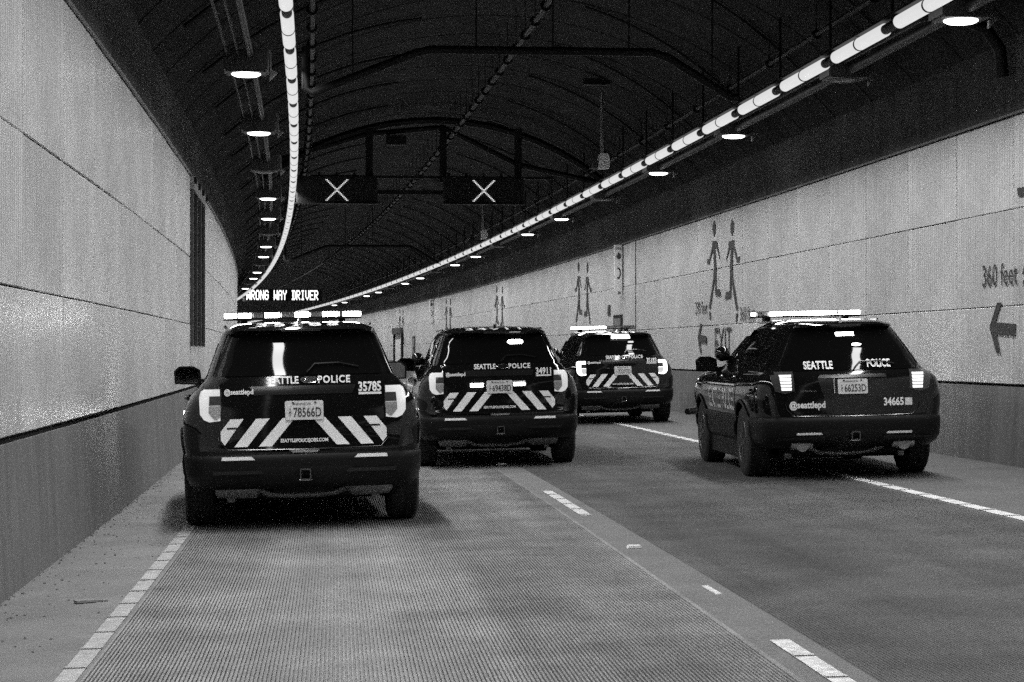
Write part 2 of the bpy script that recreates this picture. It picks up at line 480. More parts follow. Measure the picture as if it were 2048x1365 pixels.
def lamp_row(x, z, label, group, row, tilt):
    root = thing('tube_lamp', label, 'tube lamp', (0, 0, 0), group=group)
    link('tube', seg_mesh, root, (0, -1.10, 0)); link('tube', seg_mesh, root, (0, .010, 0))
    link('coupling', cp_mesh, root, (0, 1.375, 0)); link('joint_ring', rg_mesh, root, (0, 0, 0))
    link('reflector', hs_mesh, root); link('hanger', rod_mesh(z, x), root, (0, 1.375, 0))
    first = True
    for k in range(-26, 106):
        s = 22.35 + 1.375 + 2.75 * k
        if s < S_A + 2 or s > S_B - 20: continue
        o = root if first else copy_tree(root)
        first = False
        o.location = W(s, x, z); o.rotation_euler = (0, 0, head(s))
        if 0 <= k < 12: o['label'] = 'white tube lamp, ' + ORD[k] + ' from the top edge in the ' + row + ' row'
        far = s > 75 or s < -14
        if not far: link('lamp_light', lamp_near, o, (0, 0, -.10), (0, tilt, 0))
        elif k % 4 == 0: link('lamp_light', lamp_far, o, (0, 0, -.10), (0, tilt, 0))
lamp_row(6.24, 5.11, 'white tube lamp in the straight row above the wall of running figures', 'tube lamps in the straight row', 'straight', R(8))
lamp_row(-.495, 5.20, 'white tube lamp in the row that curves down towards the roadway sign', 'tube lamps in the curved row', 'curved', R(-4))

# flood lamps
bx = MB(); bx.box((0, 0, .16), (.56, .50, .26)); bx.box((0, 0, .02), (.50, .46, .03)); bx_mesh = bx.mesh('housing', M['housing'])
ln = MB(); ln.lathe([(-.03, .05), (-.025, .15), (-.005, .185), (.004, .185)], 28, 'z'); ln_on = ln.mesh('lens', M['flood'], 60); ln_off = ln.mesh('lens', M['flood_off'], 60)
bk = MB(); bk.prism([(.30, -.08), (.40, .02), (.32, .06), (.32, .32), (.04, .36), (.04, .50), (-.04, .50), (-.04, .30), (.30, .28)], lambda a, b, t_: Vector((a, t_, b)), -.03, .03); bk_mesh = bk.mesh('bracket', M['steel'])
_fl = {}
def flood(x, z, s, on, row):
    i = _fl[row] = _fl.get(row, -1) + 1
    lb = ('lit' if on else 'unlit') + ' box flood lamp hanging beside the ' + row + ' row of tube lamps'
    if i < 10: lb = ('lit' if on else 'unlit') + ' box flood lamp, ' + ORD[i] + ' from the top beside the ' + row + ' row of tubes'
    t = thing('flood_lamp', lb, 'flood lamp', W(s, x, z), (0, 0, head(s)), ('lit' if on else 'unlit') + ' flood lamps of the ' + row + ' row')
    link('housing', bx_mesh, t); link('lens', ln_on if on else ln_off, t); link('bracket', bk_mesh, t)
for k in range(-2, 17):
    s = 33.2 + 7.0 * k
    if k == -2: s = 21.4
    flood(6.72, 5.02, s, (k + 12) % 3 != 2, 'straight')
for k in range(-1, 13): flood(-1.06, 5.02, 26.3 + 7.1 * k, (k + 12) % 3 != 2, 'curved')

# deluge pipe arches
def deluge(s, label):
    t = thing('deluge_pipe', label, 'pipe', (0, 0, 0))
    pr = [(-.30, 5.4), (-.30, 4.86), (-.22, 4.80), (1.1, 5.33), (1.3, 5.38), (4.2, 5.38), (4.42, 5.31), (5.25, 4.80), (5.34, 4.80)]
    mb = MB(); mb.tube([W(s, x, z) for x, z in pr], .056, 10); obj('pipe', mb, M['pipe'], t, 40)
    for x, z in ((.3, 5.02), (1.9, 5.38), (2.9, 5.38), (3.9, 5.38), (5.0, 4.98)):
        mb = MB(); mb.tube([W(s, x, z), W(s, x, vz(x))], .012, 5); obj('hanger', mb, M['dark'], t)
deluge(26.4, 'dark deluge pipe arch with a flat top high above the police SUVs')
mb = MB(); mb.tube([W(22.3, 6.55, 5.22), W(22.3, 7.0, 5.20), W(22.3, 7.30, 5.08), W(22.3, 7.46, 4.85), W(22.3, 7.49, 4.55)], .07, 10)
tag(obj('wall_pipe', mb, M['pipe'], None, 50), 'dark pipe elbow bending down the wall under the topmost flood lamp', 'pipe')
deluge(75.0, 'distant dark deluge pipe arch beyond the lane signals')

# ------------------------------------------------------------------ gantry with lane signals
SG = 46.4
g = thing('signal_gantry', 'dark steel gantry truss under the vault holding two lane signals', 'gantry', W(SG, 0, 0), (0, 0, head(SG)))
def bar(pts, w, nm, m=None):
    mb = MB(); mb.tube([Vector((x, y, z)) for x, y, z in pts], w, 6); obj(nm, mb, m or M['dark'], g)
arcp = [(x, .25, vz(x, .32)) for x in np.linspace(-1.2, 6.8, 15)]
bar(arcp, .09, 'top_chord')
bar([(-1.2, .25, 5.72), (1.2, .25, 6.45), (2.93, .25, 6.62), (4.66, .25, 5.78), (6.7, .25, 5.35)], .07, 'lower_chord')
for x in (1.24, 2.93, 4.66):
    mb = MB(); mb.box((x, .25, 5.98), (.16, .16, 1.25)); obj('post', mb, M['dark'], g)
mb = MB(); mb.box((2.15, .25, 5.12), (1.75, .10, .10)); obj('cross_bar', mb, M['dark'], g)
mb = MB(); mb.box((2.7, .25, 5.47), (5.6, .08, .06)); obj('cross_bar', mb, M['dark'], g)
mb = MB(); mb.box((1.85, .2, 6.30), (.45, .3, .22)); obj('junction_box', mb, M['dark'], g)
def lane_signal(x, label):
    t = thing('lane_signal', label, 'lane signal', W(SG, x, 5.14), (0, 0, head(SG)), 'lane signals on the gantry')
    mb = MB(); mb.box((0, .09, 0), (1.84, .16, .58)); obj('cabinet', mb, M['cabinet'], t)
    for z in (-.3, .3):
        mb = MB(); mb.box((0, .03, z), (1.88, .22, .025)); obj('hood', mb, M['dark'], t)
    off, on = MB(), MB()
    nx, nz, p = 62, 19, .029
    for i in range(nx):
        for k in range(nz):
            a, b = (i - (nx - 1) / 2) * p, (k - (nz - 1) / 2) * p
            d = min(abs(a - b), abs(a + b))
            lit = d < p * 1.05 and abs(b) < .235
            (on if lit else off).box((a, .002 if not lit else -.004, b), (.013, .014, .013) if not lit else (.0135, .02, .0135))
    e = obj('unlit_leds', off, M['led_dim'], t, fix=False); e['kind'] = 'stuff'
    e = obj('lit_cross', on, M['led'], t, fix=False)
    mb = MB()
    for i in range(5): mb.box((-.8 + .4 * i, .1, .36), (.05, .1, .1))
    obj('mount', mb, M['dark'], t)
lane_signal(.50, 'dark lane signal with a lit X over the lane of the SUV numbered 35785')
lane_signal(3.84, 'dark lane signal with a lit X at the end nearer the straight lamp row')

# far message sign
SV = 130.0
FONT = {'W': ['10001', '10001', '10001', '10101', '10101', '11011', '10001'], 'R': ['11110', '10001', '10001', '11110', '10100', '10010', '10001'],
        'O': ['01110', '10001', '10001', '10001', '10001', '10001', '01110'], 'N': ['10001', '11001', '11001', '10101', '10011', '10011', '10001'],
        'G': ['01110', '10001', '10000', '10111', '10001', '10001', '01110'], 'A': ['01110', '10001', '10001', '11111', '10001', '10001', '10001'],
        'Y': ['10001', '10001', '01010', '00100', '00100', '00100', '00100'], 'D': ['11110', '01001', '01001', '01001', '01001', '01001', '11110'],
        'I': ['01110', '00100', '00100', '00100', '00100', '00100', '01110'], 'V': ['10001', '10001', '10001', '10001', '10001', '01010', '00100'],
        'E': ['11111', '10000', '10000', '11110', '10000', '10000', '11111'], ' ': ['00000'] * 7}
vt = thing('message_sign', 'distant message sign reading WRONG WAY DRIVER in lit letters', 'message sign', W(SV, 2.0, 5.25), (0, 0, head(SV)))
mb = MB(); mb.box((0, .2, 0), (5.0, .3, .78)); obj('cabinet', mb, M['pipe'], vt)
p = .0475; msg = 'WRONG WAY DRIVER'
for ci, ch in enumerate(msg):
    if ch == ' ': continue
    on = MB()
    for r_ in range(7):
        for c_ in range(5):
            if FONT[ch][r_][c_] == '1':
                a = (ci * 6 + c_ - (len(msg) * 6 - 2) / 2) * p
                on.box((a, .04, (3 - r_) * .088), (p * 1.25, .03, .098))
    obj('lit_letter', on, M['led'], vt, fix=False)

# cctv cameras
def cctv(s, x, z, label):
    t = thing('cctv_camera', label, 'camera', W(s, x, z), (0, 0, head(s)), 'cctv cameras on poles')
    H = vz(x) - z
    mb = MB(); mb.tube([(0, 0, .12), (0, 0, H)], .035, 8); obj('pole', mb, M['steel'], t)
    mb = MB(); mb.prism([(-.09, -.13), (.12, -.13), (.14, -.02), (.11, .15), (-.05, .15)], lambda a, b, t_: Vector((a, t_, b)), -.12, .12); obj('camera_body', mb, M['sign_white'], t)
    mb = MB(); mb.prism([(-.24, -.13), (-.09, -.13), (-.09, .02), (-.2, -.04)], lambda a, b, t_: Vector((a, t_, b)), -.08, .08); obj('lens_hood', mb, M['housing'], t)
    mb = MB(); mb.box((-.1, 0, H - .08), (.5, .2, .12)); obj('mount_plate', mb, M['dark'], t)
cctv(38.0, 5.25, 5.03, 'white surveillance camera hanging on a pole before the straight lamp row')
cctv(62.0, 5.45, 5.05, 'small distant surveillance camera on a pole past the lane signals')

# ------------------------------------------------------------------ things on the far wall
def wall_frame(s, dz=0.0):
    return W(s, XR - .011, dz), (0, 0, head(s))
FIG_L = [[(38.84, 4.0), (38.73, 3.93), (38.69, 3.845), (38.73, 3.76), (38.84, 3.685), (38.95, 3.77), (38.99, 3.85), (38.95, 3.94)],
         [(38.99, 3.608), (38.54, 3.592), (38.52, 3.457), (38.73, 3.457), (38.93, 3.453), (39.04, 3.484)],
         [(38.92, 3.46), (38.73, 3.457), (38.65, 3.126), (38.65, 2.9), (38.9, 2.9), (38.87, 3.136)],
         [(39.02, 3.51), (39.29, 3.272), (39.5, 3.281), (39.48, 3.188), (39.25, 3.178), (39.18, 3.256), (38.94, 3.46)],
         [(38.61, 3.465), (38.53, 3.475), (38.31, 3.279), (38.36, 3.24)],
         [(38.9, 2.91), (38.76, 2.905), (39.18, 2.305), (39.35, 2.32)],
         [(38.77, 2.91), (38.65, 2.905), (38.63, 2.666), (38.3, 2.661), (38.21, 2.529), (38.73, 2.549)],
         [(39.33, 2.251), (39.18, 2.248), (39.13, 2.102), (39.25, 2.093)]]
ARROW = [(40.18, 2.025), (40.03, 2.023), (40.23, 1.802), (39.56, 1.774), (39.58, 1.639), (40.2, 1.664), (40.07, 1.444), (40.21, 1.451), (40.45, 1.749)]
S0F, ZF = 38.03, 2.3
def fig_mesh(mirror):
    mb = MB()
    for i, poly in enumerate(FIG_L):
        q = [((a - S0F) * (-1 if mirror else 1), b - ZF - (.075 if mirror else 0)) for a, b in poly]
        t = .004 + .0006 * (i % 4)
        mb.prism(q, lambda a, b, t_: Vector((t_, a, b)), -t, .0)
    return mb.mesh('running_figure', M['print'])
fl, fr = fig_mesh(False), fig_mesh(True)
ar = MB(); ar.prism([(a - S0F, b - ZF) for a, b in ARROW], lambda a, b, t_: Vector((t_, a, b)), -.005, 0); ar_mesh = ar.mesh('arrow', M['print'])
def exit_graphic(s, label, left=None, right=None, word=True):
    t = thing('exit_graphic', label, 'wall sign', *wall_frame(s, ZF))
    t['group'] = 'exit graphics printed on the wall'
    link('running_figure', fl, t); link('running_figure', fr, t); link('arrow', ar_mesh, t)
    w = lambda y0, z0: (lambda a, b: Vector((-.005, y0 - a, z0 + b)))
    if left: lettering('distance_text', left, 1.2, .25, w(2.07, .045), M['print'], t, .0)
    if right: lettering('distance_text', right, 1.2, .25, w(-2.08, -.14), M['print'], t, .0)
    if word: lettering('exit_text', 'EXIT', 1.5, .56, w(.0, -.655), M['print'], t, .0)
exit_graphic(38.03, 'dark pair of running figures over the word EXIT, between 290 feet and 360 feet', '290 feet', '360 feet')
exit_graphic(20.55, 'large cut-off exit graphic at the picture edge with 360 feet beside it', '360 feet')
exit_graphic(55.9, 'pair of running figures above the flashing light bar of the SUV numbered 35183')
exit_graphic(74.9, 'slender distant pair of running figures above the roof of the SUV numbered 34911')
exit_graphic(92.1, 'very faint distant running figures near the far fire phone sign', word=False)
exit_graphic(113, 'smallest faint running figures by the far cross-passage door', word=False)

FLAME = [(0, .10), (.035, .05), (.03, .02), (.055, .045), (.06, -.01), (.04, -.06), (0, -.075), (-.04, -.06), (-.06, -.01), (-.045, .03), (-.03, 0), (-.025, .05)]
PHONE = [(-.04, .14), (0, .14), (.035, .08), (.045, 0), (.035, -.08), (0, -.14), (-.04, -.14), (-.04, -.10), (-.01, -.10), (.015, -.06), (.02, 0), (.015, .06), (-.01, .10), (-.04, .10)]
def fire_sign(s, label):
    t = thing('fire_phone_sign', label, 'sign', W(s, XR - .115, 3.52), (0, 0, head(s)), 'fire phone signs on the wall')
    mb = MB(); mb.box((0, .05, 0), (.19, .10, 1.14)); obj('sign_box', mb, M['sign_white'], t)
    mb = MB(); mb.box((.103, .06, 0), (.014, .14, 1.16)); obj('side_shade', mb, M['dark'], t)  # black strip painted as the sign's shaded side
    mb = MB(); mb.prism([(a, b + .30) for a, b in FLAME], lambda a, b, t_: Vector((a, t_, b)), -.006, 0); obj('flame_symbol', mb, M['housing'], t)
    mb = MB(); mb.prism([(a + .01, b - .12) for a, b in PHONE], lambda a, b, t_: Vector((a, t_, b)), -.006, 0); obj('phone_symbol', mb, M['dark'], t)
    lettering('fire_text', 'FIRE', .13, .05, lambda a, b: Vector((a, -.004, b + .48)), M['housing'], t)
    mb = MB(); mb.box((.03, .06, -.60), (.06, .08, .08)); obj('mount', mb, M['steel'], t)
fire_sign(49.5, 'white blade sign reading FIRE with flame and phone symbols')
fire_sign(98.0, 'small distant white FIRE blade sign above the far cross-passage door')
def cabinet(s, label, sc_=1.0):
    t = thing('fire_cabinet', label, 'cabinet', *wall_frame(s, 1.15)); t['group'] = 'fire cabinets in the wall'
    mb = MB(); mb.box((0, 0, .62), (.03, 1.25, 1.24)); obj('frame', mb, M['dark'], t)
    mb = MB(); mb.box((-.02, .03, .60), (.03, 1.05, 1.10)); d = obj('door', mb, M['steel'], t)
    mb = MB(); mb.box((-.05, -.35, .6), (.03, .04, .18)); obj('handle', mb, M['dark'], d)
cabinet(50.2, 'grey fire cabinet door under the nearer FIRE blade sign')
cabinet(106.9, 'small dark fire cabinet beside the far cross-passage door')
pl = MB(); pl.box((0, 0, 0), (.02, .40, .27)); pl.box((-.012, 0, .0), (.01, .30, .20))
tag(obj('wall_plate', pl, M['housing'], None, loc=W(51.55, XR - .012, 2.53), rot=(0, 0, head(51.5))), 'small dark plate on the wall above the grey fire cabinet', 'plate')
t = thing('passage_door', 'pale far cross-passage door in a dark frame', 'door', *wall_frame(114.3, .25))
mb = MB(); mb.box((0, 0, 1.15), (.03, 3.6, 2.3)); obj('leaf', mb, M['sign_white'], t)
mb = MB(); mb.box((-.03, 2.0, 1.2), (.12, .45, 2.4)); obj('frame', mb, M['dark'], t)
mb = MB(); mb.box((-.03, -2.0, 1.2), (.12, .45, 2.4)); obj('frame', mb, M['dark'], t)
mb = MB(); mb.box((-.06, 0, 2.52), (.2, 4.45, .34)); obj('canopy', mb, M['housing'], t)

# ------------------------------------------------------------------ police SUVs
def pchip(xs, ys):
    xs, ys = np.array(xs, float), np.array(ys, float)
    h = np.diff(xs); d = np.diff(ys) / h; m = np.zeros_like(xs)
    for i in range(1, len(xs) - 1):
        if d[i - 1] * d[i] > 0:
            w1, w2 = 2 * h[i] + h[i - 1], h[i] + 2 * h[i - 1]
            m[i] = (w1 + w2) / (w1 / d[i - 1] + w2 / d[i])
    m[0], m[-1] = d[0], d[-1]
    def f(x):
        x = min(max(x, xs[0]), xs[-1]); i = min(int(np.searchsorted(xs, x, 'right')) - 1, len(xs) - 2)
        t = (x - xs[i]) / h[i]; t2, t3 = t * t, t ** 3
        return float((2 * t3 - 3 * t2 + 1) * ys[i] + (t3 - 2 * t2 + t) * h[i] * m[i] + (-2 * t3 + 3 * t2) * ys[i + 1] + (t3 - t2) * h[i] * m[i + 1])
    return f

class Shell:
    """car surface as stacked plan outlines; z table of half width, tail and nose positions"""
    def __init__(self, tab, rx=.2, ry=.32, k=.05):
        z = [t[0] for t in tab]
        self.z0, self.z1, self.zs = z[0], z[-1], z
        self.fw, self.fr, self.ff = pchip(z, [t[1] for t in tab]), pchip(z, [t[2] for t in tab]), pchip(z, [t[3] for t in tab])
        self.rx, self.ry, self.k = rx, ry, k
    def hw(self, y, z):
        w = self.fw(z); yr, yf = self.fr(z), self.ff(z)
        e = max(0, (1.5 - (y - yr)) / 1.5)
        e2 = max(0, (1.2 - (yf - y)) / 1.2)
        return w * (1 - .03 * e * e - .05 * e2 * e2)
    def rear(self, x, z):
        w = self.hw(self.fr(z) + self.ry, z); yr = self.fr(z); x = abs(x); rx = min(self.rx, w * .5)
        xa = w - rx
        if x <= xa: return yr + self.k * x * x
        u = min(1, (x - xa) / rx)
        return yr + self.k * xa * xa + self.ry * (1 - (1 - u ** 2.4) ** (1 / 2.4))
    def nose(self, x, z):
        yf = self.ff(z); w = self.hw(yf - .5, z); x = abs(x); rx = w * .45; xa = w - rx
        if x <= xa: return yf - .08 * x * x
        u = min(1, (x - xa) / rx)
        return yf - .08 * xa * xa - .5 * (1 - (1 - u ** 2.2) ** (1 / 2.2))
    def ring(self, z):
        p = []
        yr, yf = self.fr(z), self.ff(z)
        w = self.hw(yr + self.ry, z); rx = min(self.rx, w * .5); xa = w - rx
        for i in range(6): p.append((xa * i / 6, yr + self.k * (xa * i / 6) ** 2))
        for i in range(7):
            a = math.pi / 2 * i / 6
            u = math.sin(a) ** (2 / 2.4); v = math.cos(a) ** (2 / 2.4)
            p.append((xa + rx * u, yr + self.k * xa * xa + self.ry * (1 - v)))
        y0 = p[-1][1]; yn = yf - .08 * (self.hw(yf - .5, z) * .55) ** 2 - .5
        for i in range(1, 15):
            y = y0 + (yn - y0) * i / 15; p.append((self.hw(y, z), y))
        w2 = self.hw(yn, z); rx2 = w2 * .45; xa2 = w2 - rx2; yb = yf - .08 * xa2 * xa2
        for i in range(7):
            a = math.pi / 2 * (1 - i / 6)
            u = math.sin(a) ** (2 / 2.2); v = math.cos(a) ** (2 / 2.2)
            p.append((xa2 + rx2 * u, yb - .5 * (1 - v)))
        for i in range(1, 6): x = xa2 * (1 - i / 6); p.append((x, yf - .08 * x * x))
        p.append((0, yf))
        full = p + [(-x, y) for x, y in p[-2:0:-1]]
        return full
    def roof(self, x, y):
        lo, hi = 1.2, self.z1
        for _ in range(26):
            m = (lo + hi) / 2
            ok = self.fr(m) < y < self.ff(m) and abs(x) < self.hw(y, m)
            lo, hi = (m, hi) if ok else (lo, m)
        return lo
    def mesh(self, name, m, zlist):
        mb = MB(); n = None
        for z in zlist:
            r = self.ring(z); n = len(r)
            mb.v += [(x, y, z) for x, y in r]
        for i in range(len(zlist) - 1):
            for k in range(n):
                a, b = i * n + k, i * n + (k + 1) % n
                mb.f.append((a, b, b + n, a + n))
        mb.f.append(tuple(range(n))[::-1]); mb.f.append(tuple(range((len(zlist) - 1) * n, len(zlist) * n)))
        return mb.mesh(name, m)

def cut_arches(me, axles, r, smooth):
    """cuts the wheel openings out of a closed body mesh"""
    cm = MB()
    for y in axles:
        for sx in (-1, 1): cm.lathe([(sx * .60, r), (sx * 1.25, r)] if sx > 0 else [(-1.25, r), (-.60, r)], 40, 'x', (0, y, .385))
    cme = cm.mesh('cutter')
    a = bpy.data.objects.new('a', me); b = bpy.data.objects.new('b', cme)
    COL.objects.link(a); COL.objects.link(b)
    md = a.modifiers.new('arch', 'BOOLEAN'); md.object = b; md.operation = 'DIFFERENCE'; md.solver = 'EXACT'
    bpy.context.view_layer.update()
    out = bpy.data.meshes.new_from_object(a.evaluated_get(bpy.context.evaluated_depsgraph_get()))
    bpy.data.objects.remove(a); bpy.data.objects.remove(b); bpy.data.meshes.remove(cme)
    mtl = me.materials[0]
    out.name = me.name; bpy.data.meshes.remove(me)
    out.materials.clear(); out.materials.append(mtl)
    out.polygons.foreach_set('material_index', [0] * len(out.polygons))
    out.polygons.foreach_set('use_smooth', [True] * len(out.polygons))
    out.set_sharp_from_angle(angle=R(smooth))
    return out

def clip_rows(poly, b):
    xs = []
    for (a0, b0), (a1, b1) in zip(poly, poly[1:] + poly[:1]):
        if b0 == b1:
            if abs(b - b0) < 1e-9: xs += [a0, a1]
        elif min(b0, b1) - 1e-9 <= b <= max(b0, b1) + 1e-9: xs.append(a0 + (a1 - a0) * (b - b0) / (b1 - b0))
    return min(xs), max(xs)
def patch(poly, fmap, off, back=-.01, nr=8, nc=8):
    """thick convex patch lying on a surface: fmap(a, b, offset) -> point"""
    bs = sorted(set([b for _, b in poly])); rows = []
    for b0, b1 in zip(bs[:-1], bs[1:]):
        m = max(1, round(nr * (b1 - b0) / (bs[-1] - bs[0])))
        rows += [b0 + (b1 - b0) * i / m for i in range(m)]
    rows.append(bs[-1])
    mb = MB(); n = nc + 1; q = len(rows)
    for o in (off, back):
        for b in rows:
            a0, a1 = clip_rows(poly, b)
            for i in range(n): mb.v.append(tuple(fmap(a0 + (a1 - a0) * i / nc, b, o)))
    N_ = q * n
    for i in range(q - 1):
        for k in range(nc):
            mb.f.append((i * n + k, i * n + k + 1, (i + 1) * n + k + 1, (i + 1) * n + k))
    edge = [k for k in range(n)] + [i * n + nc for i in range(1, q)] + [(q - 1) * n + k for k in range(nc - 1, -1, -1)] + [i * n for i in range(q - 2, 0, -1)]
    for a, b in zip(edge, edge[1:] + edge[:1]): mb.f.append((a, a + N_, b + N_, b))
    return mb

NEW_TAB = [(.58, .965, .06, 4.98), (.66, .985, .06, 5.0), (.72, .995, .072, 5.0), (.85, 1.0, .082, 4.98), (.95, .985, .092, 4.92), (1.03, .962, .10, 4.80),
           (1.09, .925, .11, 4.50), (1.15, .875, .12, 4.05), (1.20, .835, .135, 3.80), (1.25, .79, .15, 3.66), (1.30, .772, .19, 3.56), (1.45, .715, .29, 3.28),
           (1.57, .668, .375, 3.06), (1.605, .652, .39, 3.0), (1.612, .648, .335, 2.98), (1.632, .634, .305, 2.93), (1.650, .612, .36, 2.86), (1.672, .575, .54, 2.76),
           (1.692, .53, .80, 2.65), (1.704, .475, 1.10, 2.5), (1.713, .39, 1.5, 2.35), (1.718, .26, 1.8, 2.15)]
NEW_LOW = [(.34, .92, .16, 4.88), (.40, .965, .05, 4.96), (.50, .985, .005, 5.03), (.60, .99, .0, 5.04), (.622, .985, .012, 5.03), (.63, .975, .05, 5.0)]
OLD_TAB = [(.58, .955, .06, 4.96), (.66, .975, .055, 4.98), (.72, .99, .06, 4.98), (.85, 1.0, .07, 4.96), (.95, .99, .08, 4.92), (1.03, .965, .09, 4.82),
           (1.09, .91, .11, 4.55), (1.13, .845, .14, 4.1), (1.18, .80, .17, 3.74), (1.25, .765, .215, 3.60), (1.30, .738, .245, 3.50), (1.45, .645, .345, 3.22),
           (1.55, .58, .41, 3.03), (1.575, .563, .425, 2.99), (1.583, .558, .36, 2.97), (1.605, .54, .34, 2.92), (1.625, .515, .40, 2.84), (1.645, .48, .60, 2.74),
           (1.66, .44, .87, 2.64), (1.673, .39, 1.17, 2.5), (1.683, .32, 1.5, 2.35), (1.688, .22, 1.8, 2.15)]
OLD_LOW = [(.33, .90, .20, 4.86), (.39, .955, .08, 4.94), (.47, .98, .02, 5.0), (.60, .985, .0, 5.02), (.65, .98, .012, 5.01), (.66, .97, .05, 4.99)]

def zl(tab, sub=3):
    z = [t[0] for t in tab]; out = []
    for a, b in zip(z[:-1], z[1:]):
        m = sub if b - a > .03 else 1
        out += [a + (b - a) * i / m for i in range(m)]
    return out + [z[-1]]

# wheel shared by all
tw = MB(); tw.lathe([(-.125, .25), (-.128, .30), (-.125, .345), (-.105, .372), (-.06, .378), (.06, .378), (.105, .372), (.125, .345), (.128, .30), (.125, .25)], 40, 'x')
for k in range(60):
    a = 2 * math.pi * k / 60
    for x, dy in ((-.06, 0), (.06, .05)):
        tw.box((x, .377 * math.cos(a + dy), .377 * math.sin(a + dy)), (.085, .022, .012), Matrix.Rotation(a + dy + math.pi / 2, 3, 'X'))
tyre_mesh = tw.mesh('wheel', M['tyre'], 35)
rw = MB(); rw.lathe([(.0, .05), (.02, .245), (.085, .25), (.10, .235), (.07, .21), (.055, .16), (.085, .10), (.095, .06), (.10, .03)], 32, 'x')
for k in range(5):
    a = 2 * math.pi * k / 5
    rw.box((.09, .10 * math.cos(a), .10 * math.sin(a)), (.03, .05, .14), Matrix.Rotation(a + math.pi / 2, 3, 'X'))
for k in range(12):
    a = 2 * math.pi * k / 12
    rw.box((.066, .19 * math.cos(a), .19 * math.sin(a)), (.02, .035, .03), Matrix.Rotation(a + math.pi / 2, 3, 'X'))
rim_mesh = rw.mesh('rim', M['rim'], 30)

SHARED = {}
mat_edge = mat('edge_glint', .05, .18, metal=.8)
def build_shells(old):
    if old in SHARED: return SHARED[old]
    up, lw = Shell(OLD_TAB if old else NEW_TAB), Shell(OLD_LOW if old else NEW_LOW, .24, .36)
    ax = (1.10, 3.965) if old else (1.0, 4.02)
    body = cut_arches(up.mesh('body', M['body'], zl(OLD_TAB if old else NEW_TAB)), ax, .425, 34)
    low = cut_arches(lw.mesh('lower_cladding', M['clad'], zl(OLD_LOW if old else NEW_LOW)), ax, .415, 34)
    SHARED[old] = (up, lw, ax, body, low)
    return SHARED[old]

def pillar_spotlight(car, up):
    sp = Vector((-(up.hw(3.4, 1.24)) - .06, 3.36, 1.31))
    mb = MB(); mb.lathe([(-.11, .02), (-.10, .06), (-.05, .085), (.02, .09), (.06, .088), (.075, .03)], 18, 'y', sp); mb.tube([sp, sp + Vector((.12, .02, -.09))], .016, 6)
    obj('pillar_spotlight', mb, M['body'], car, 50)

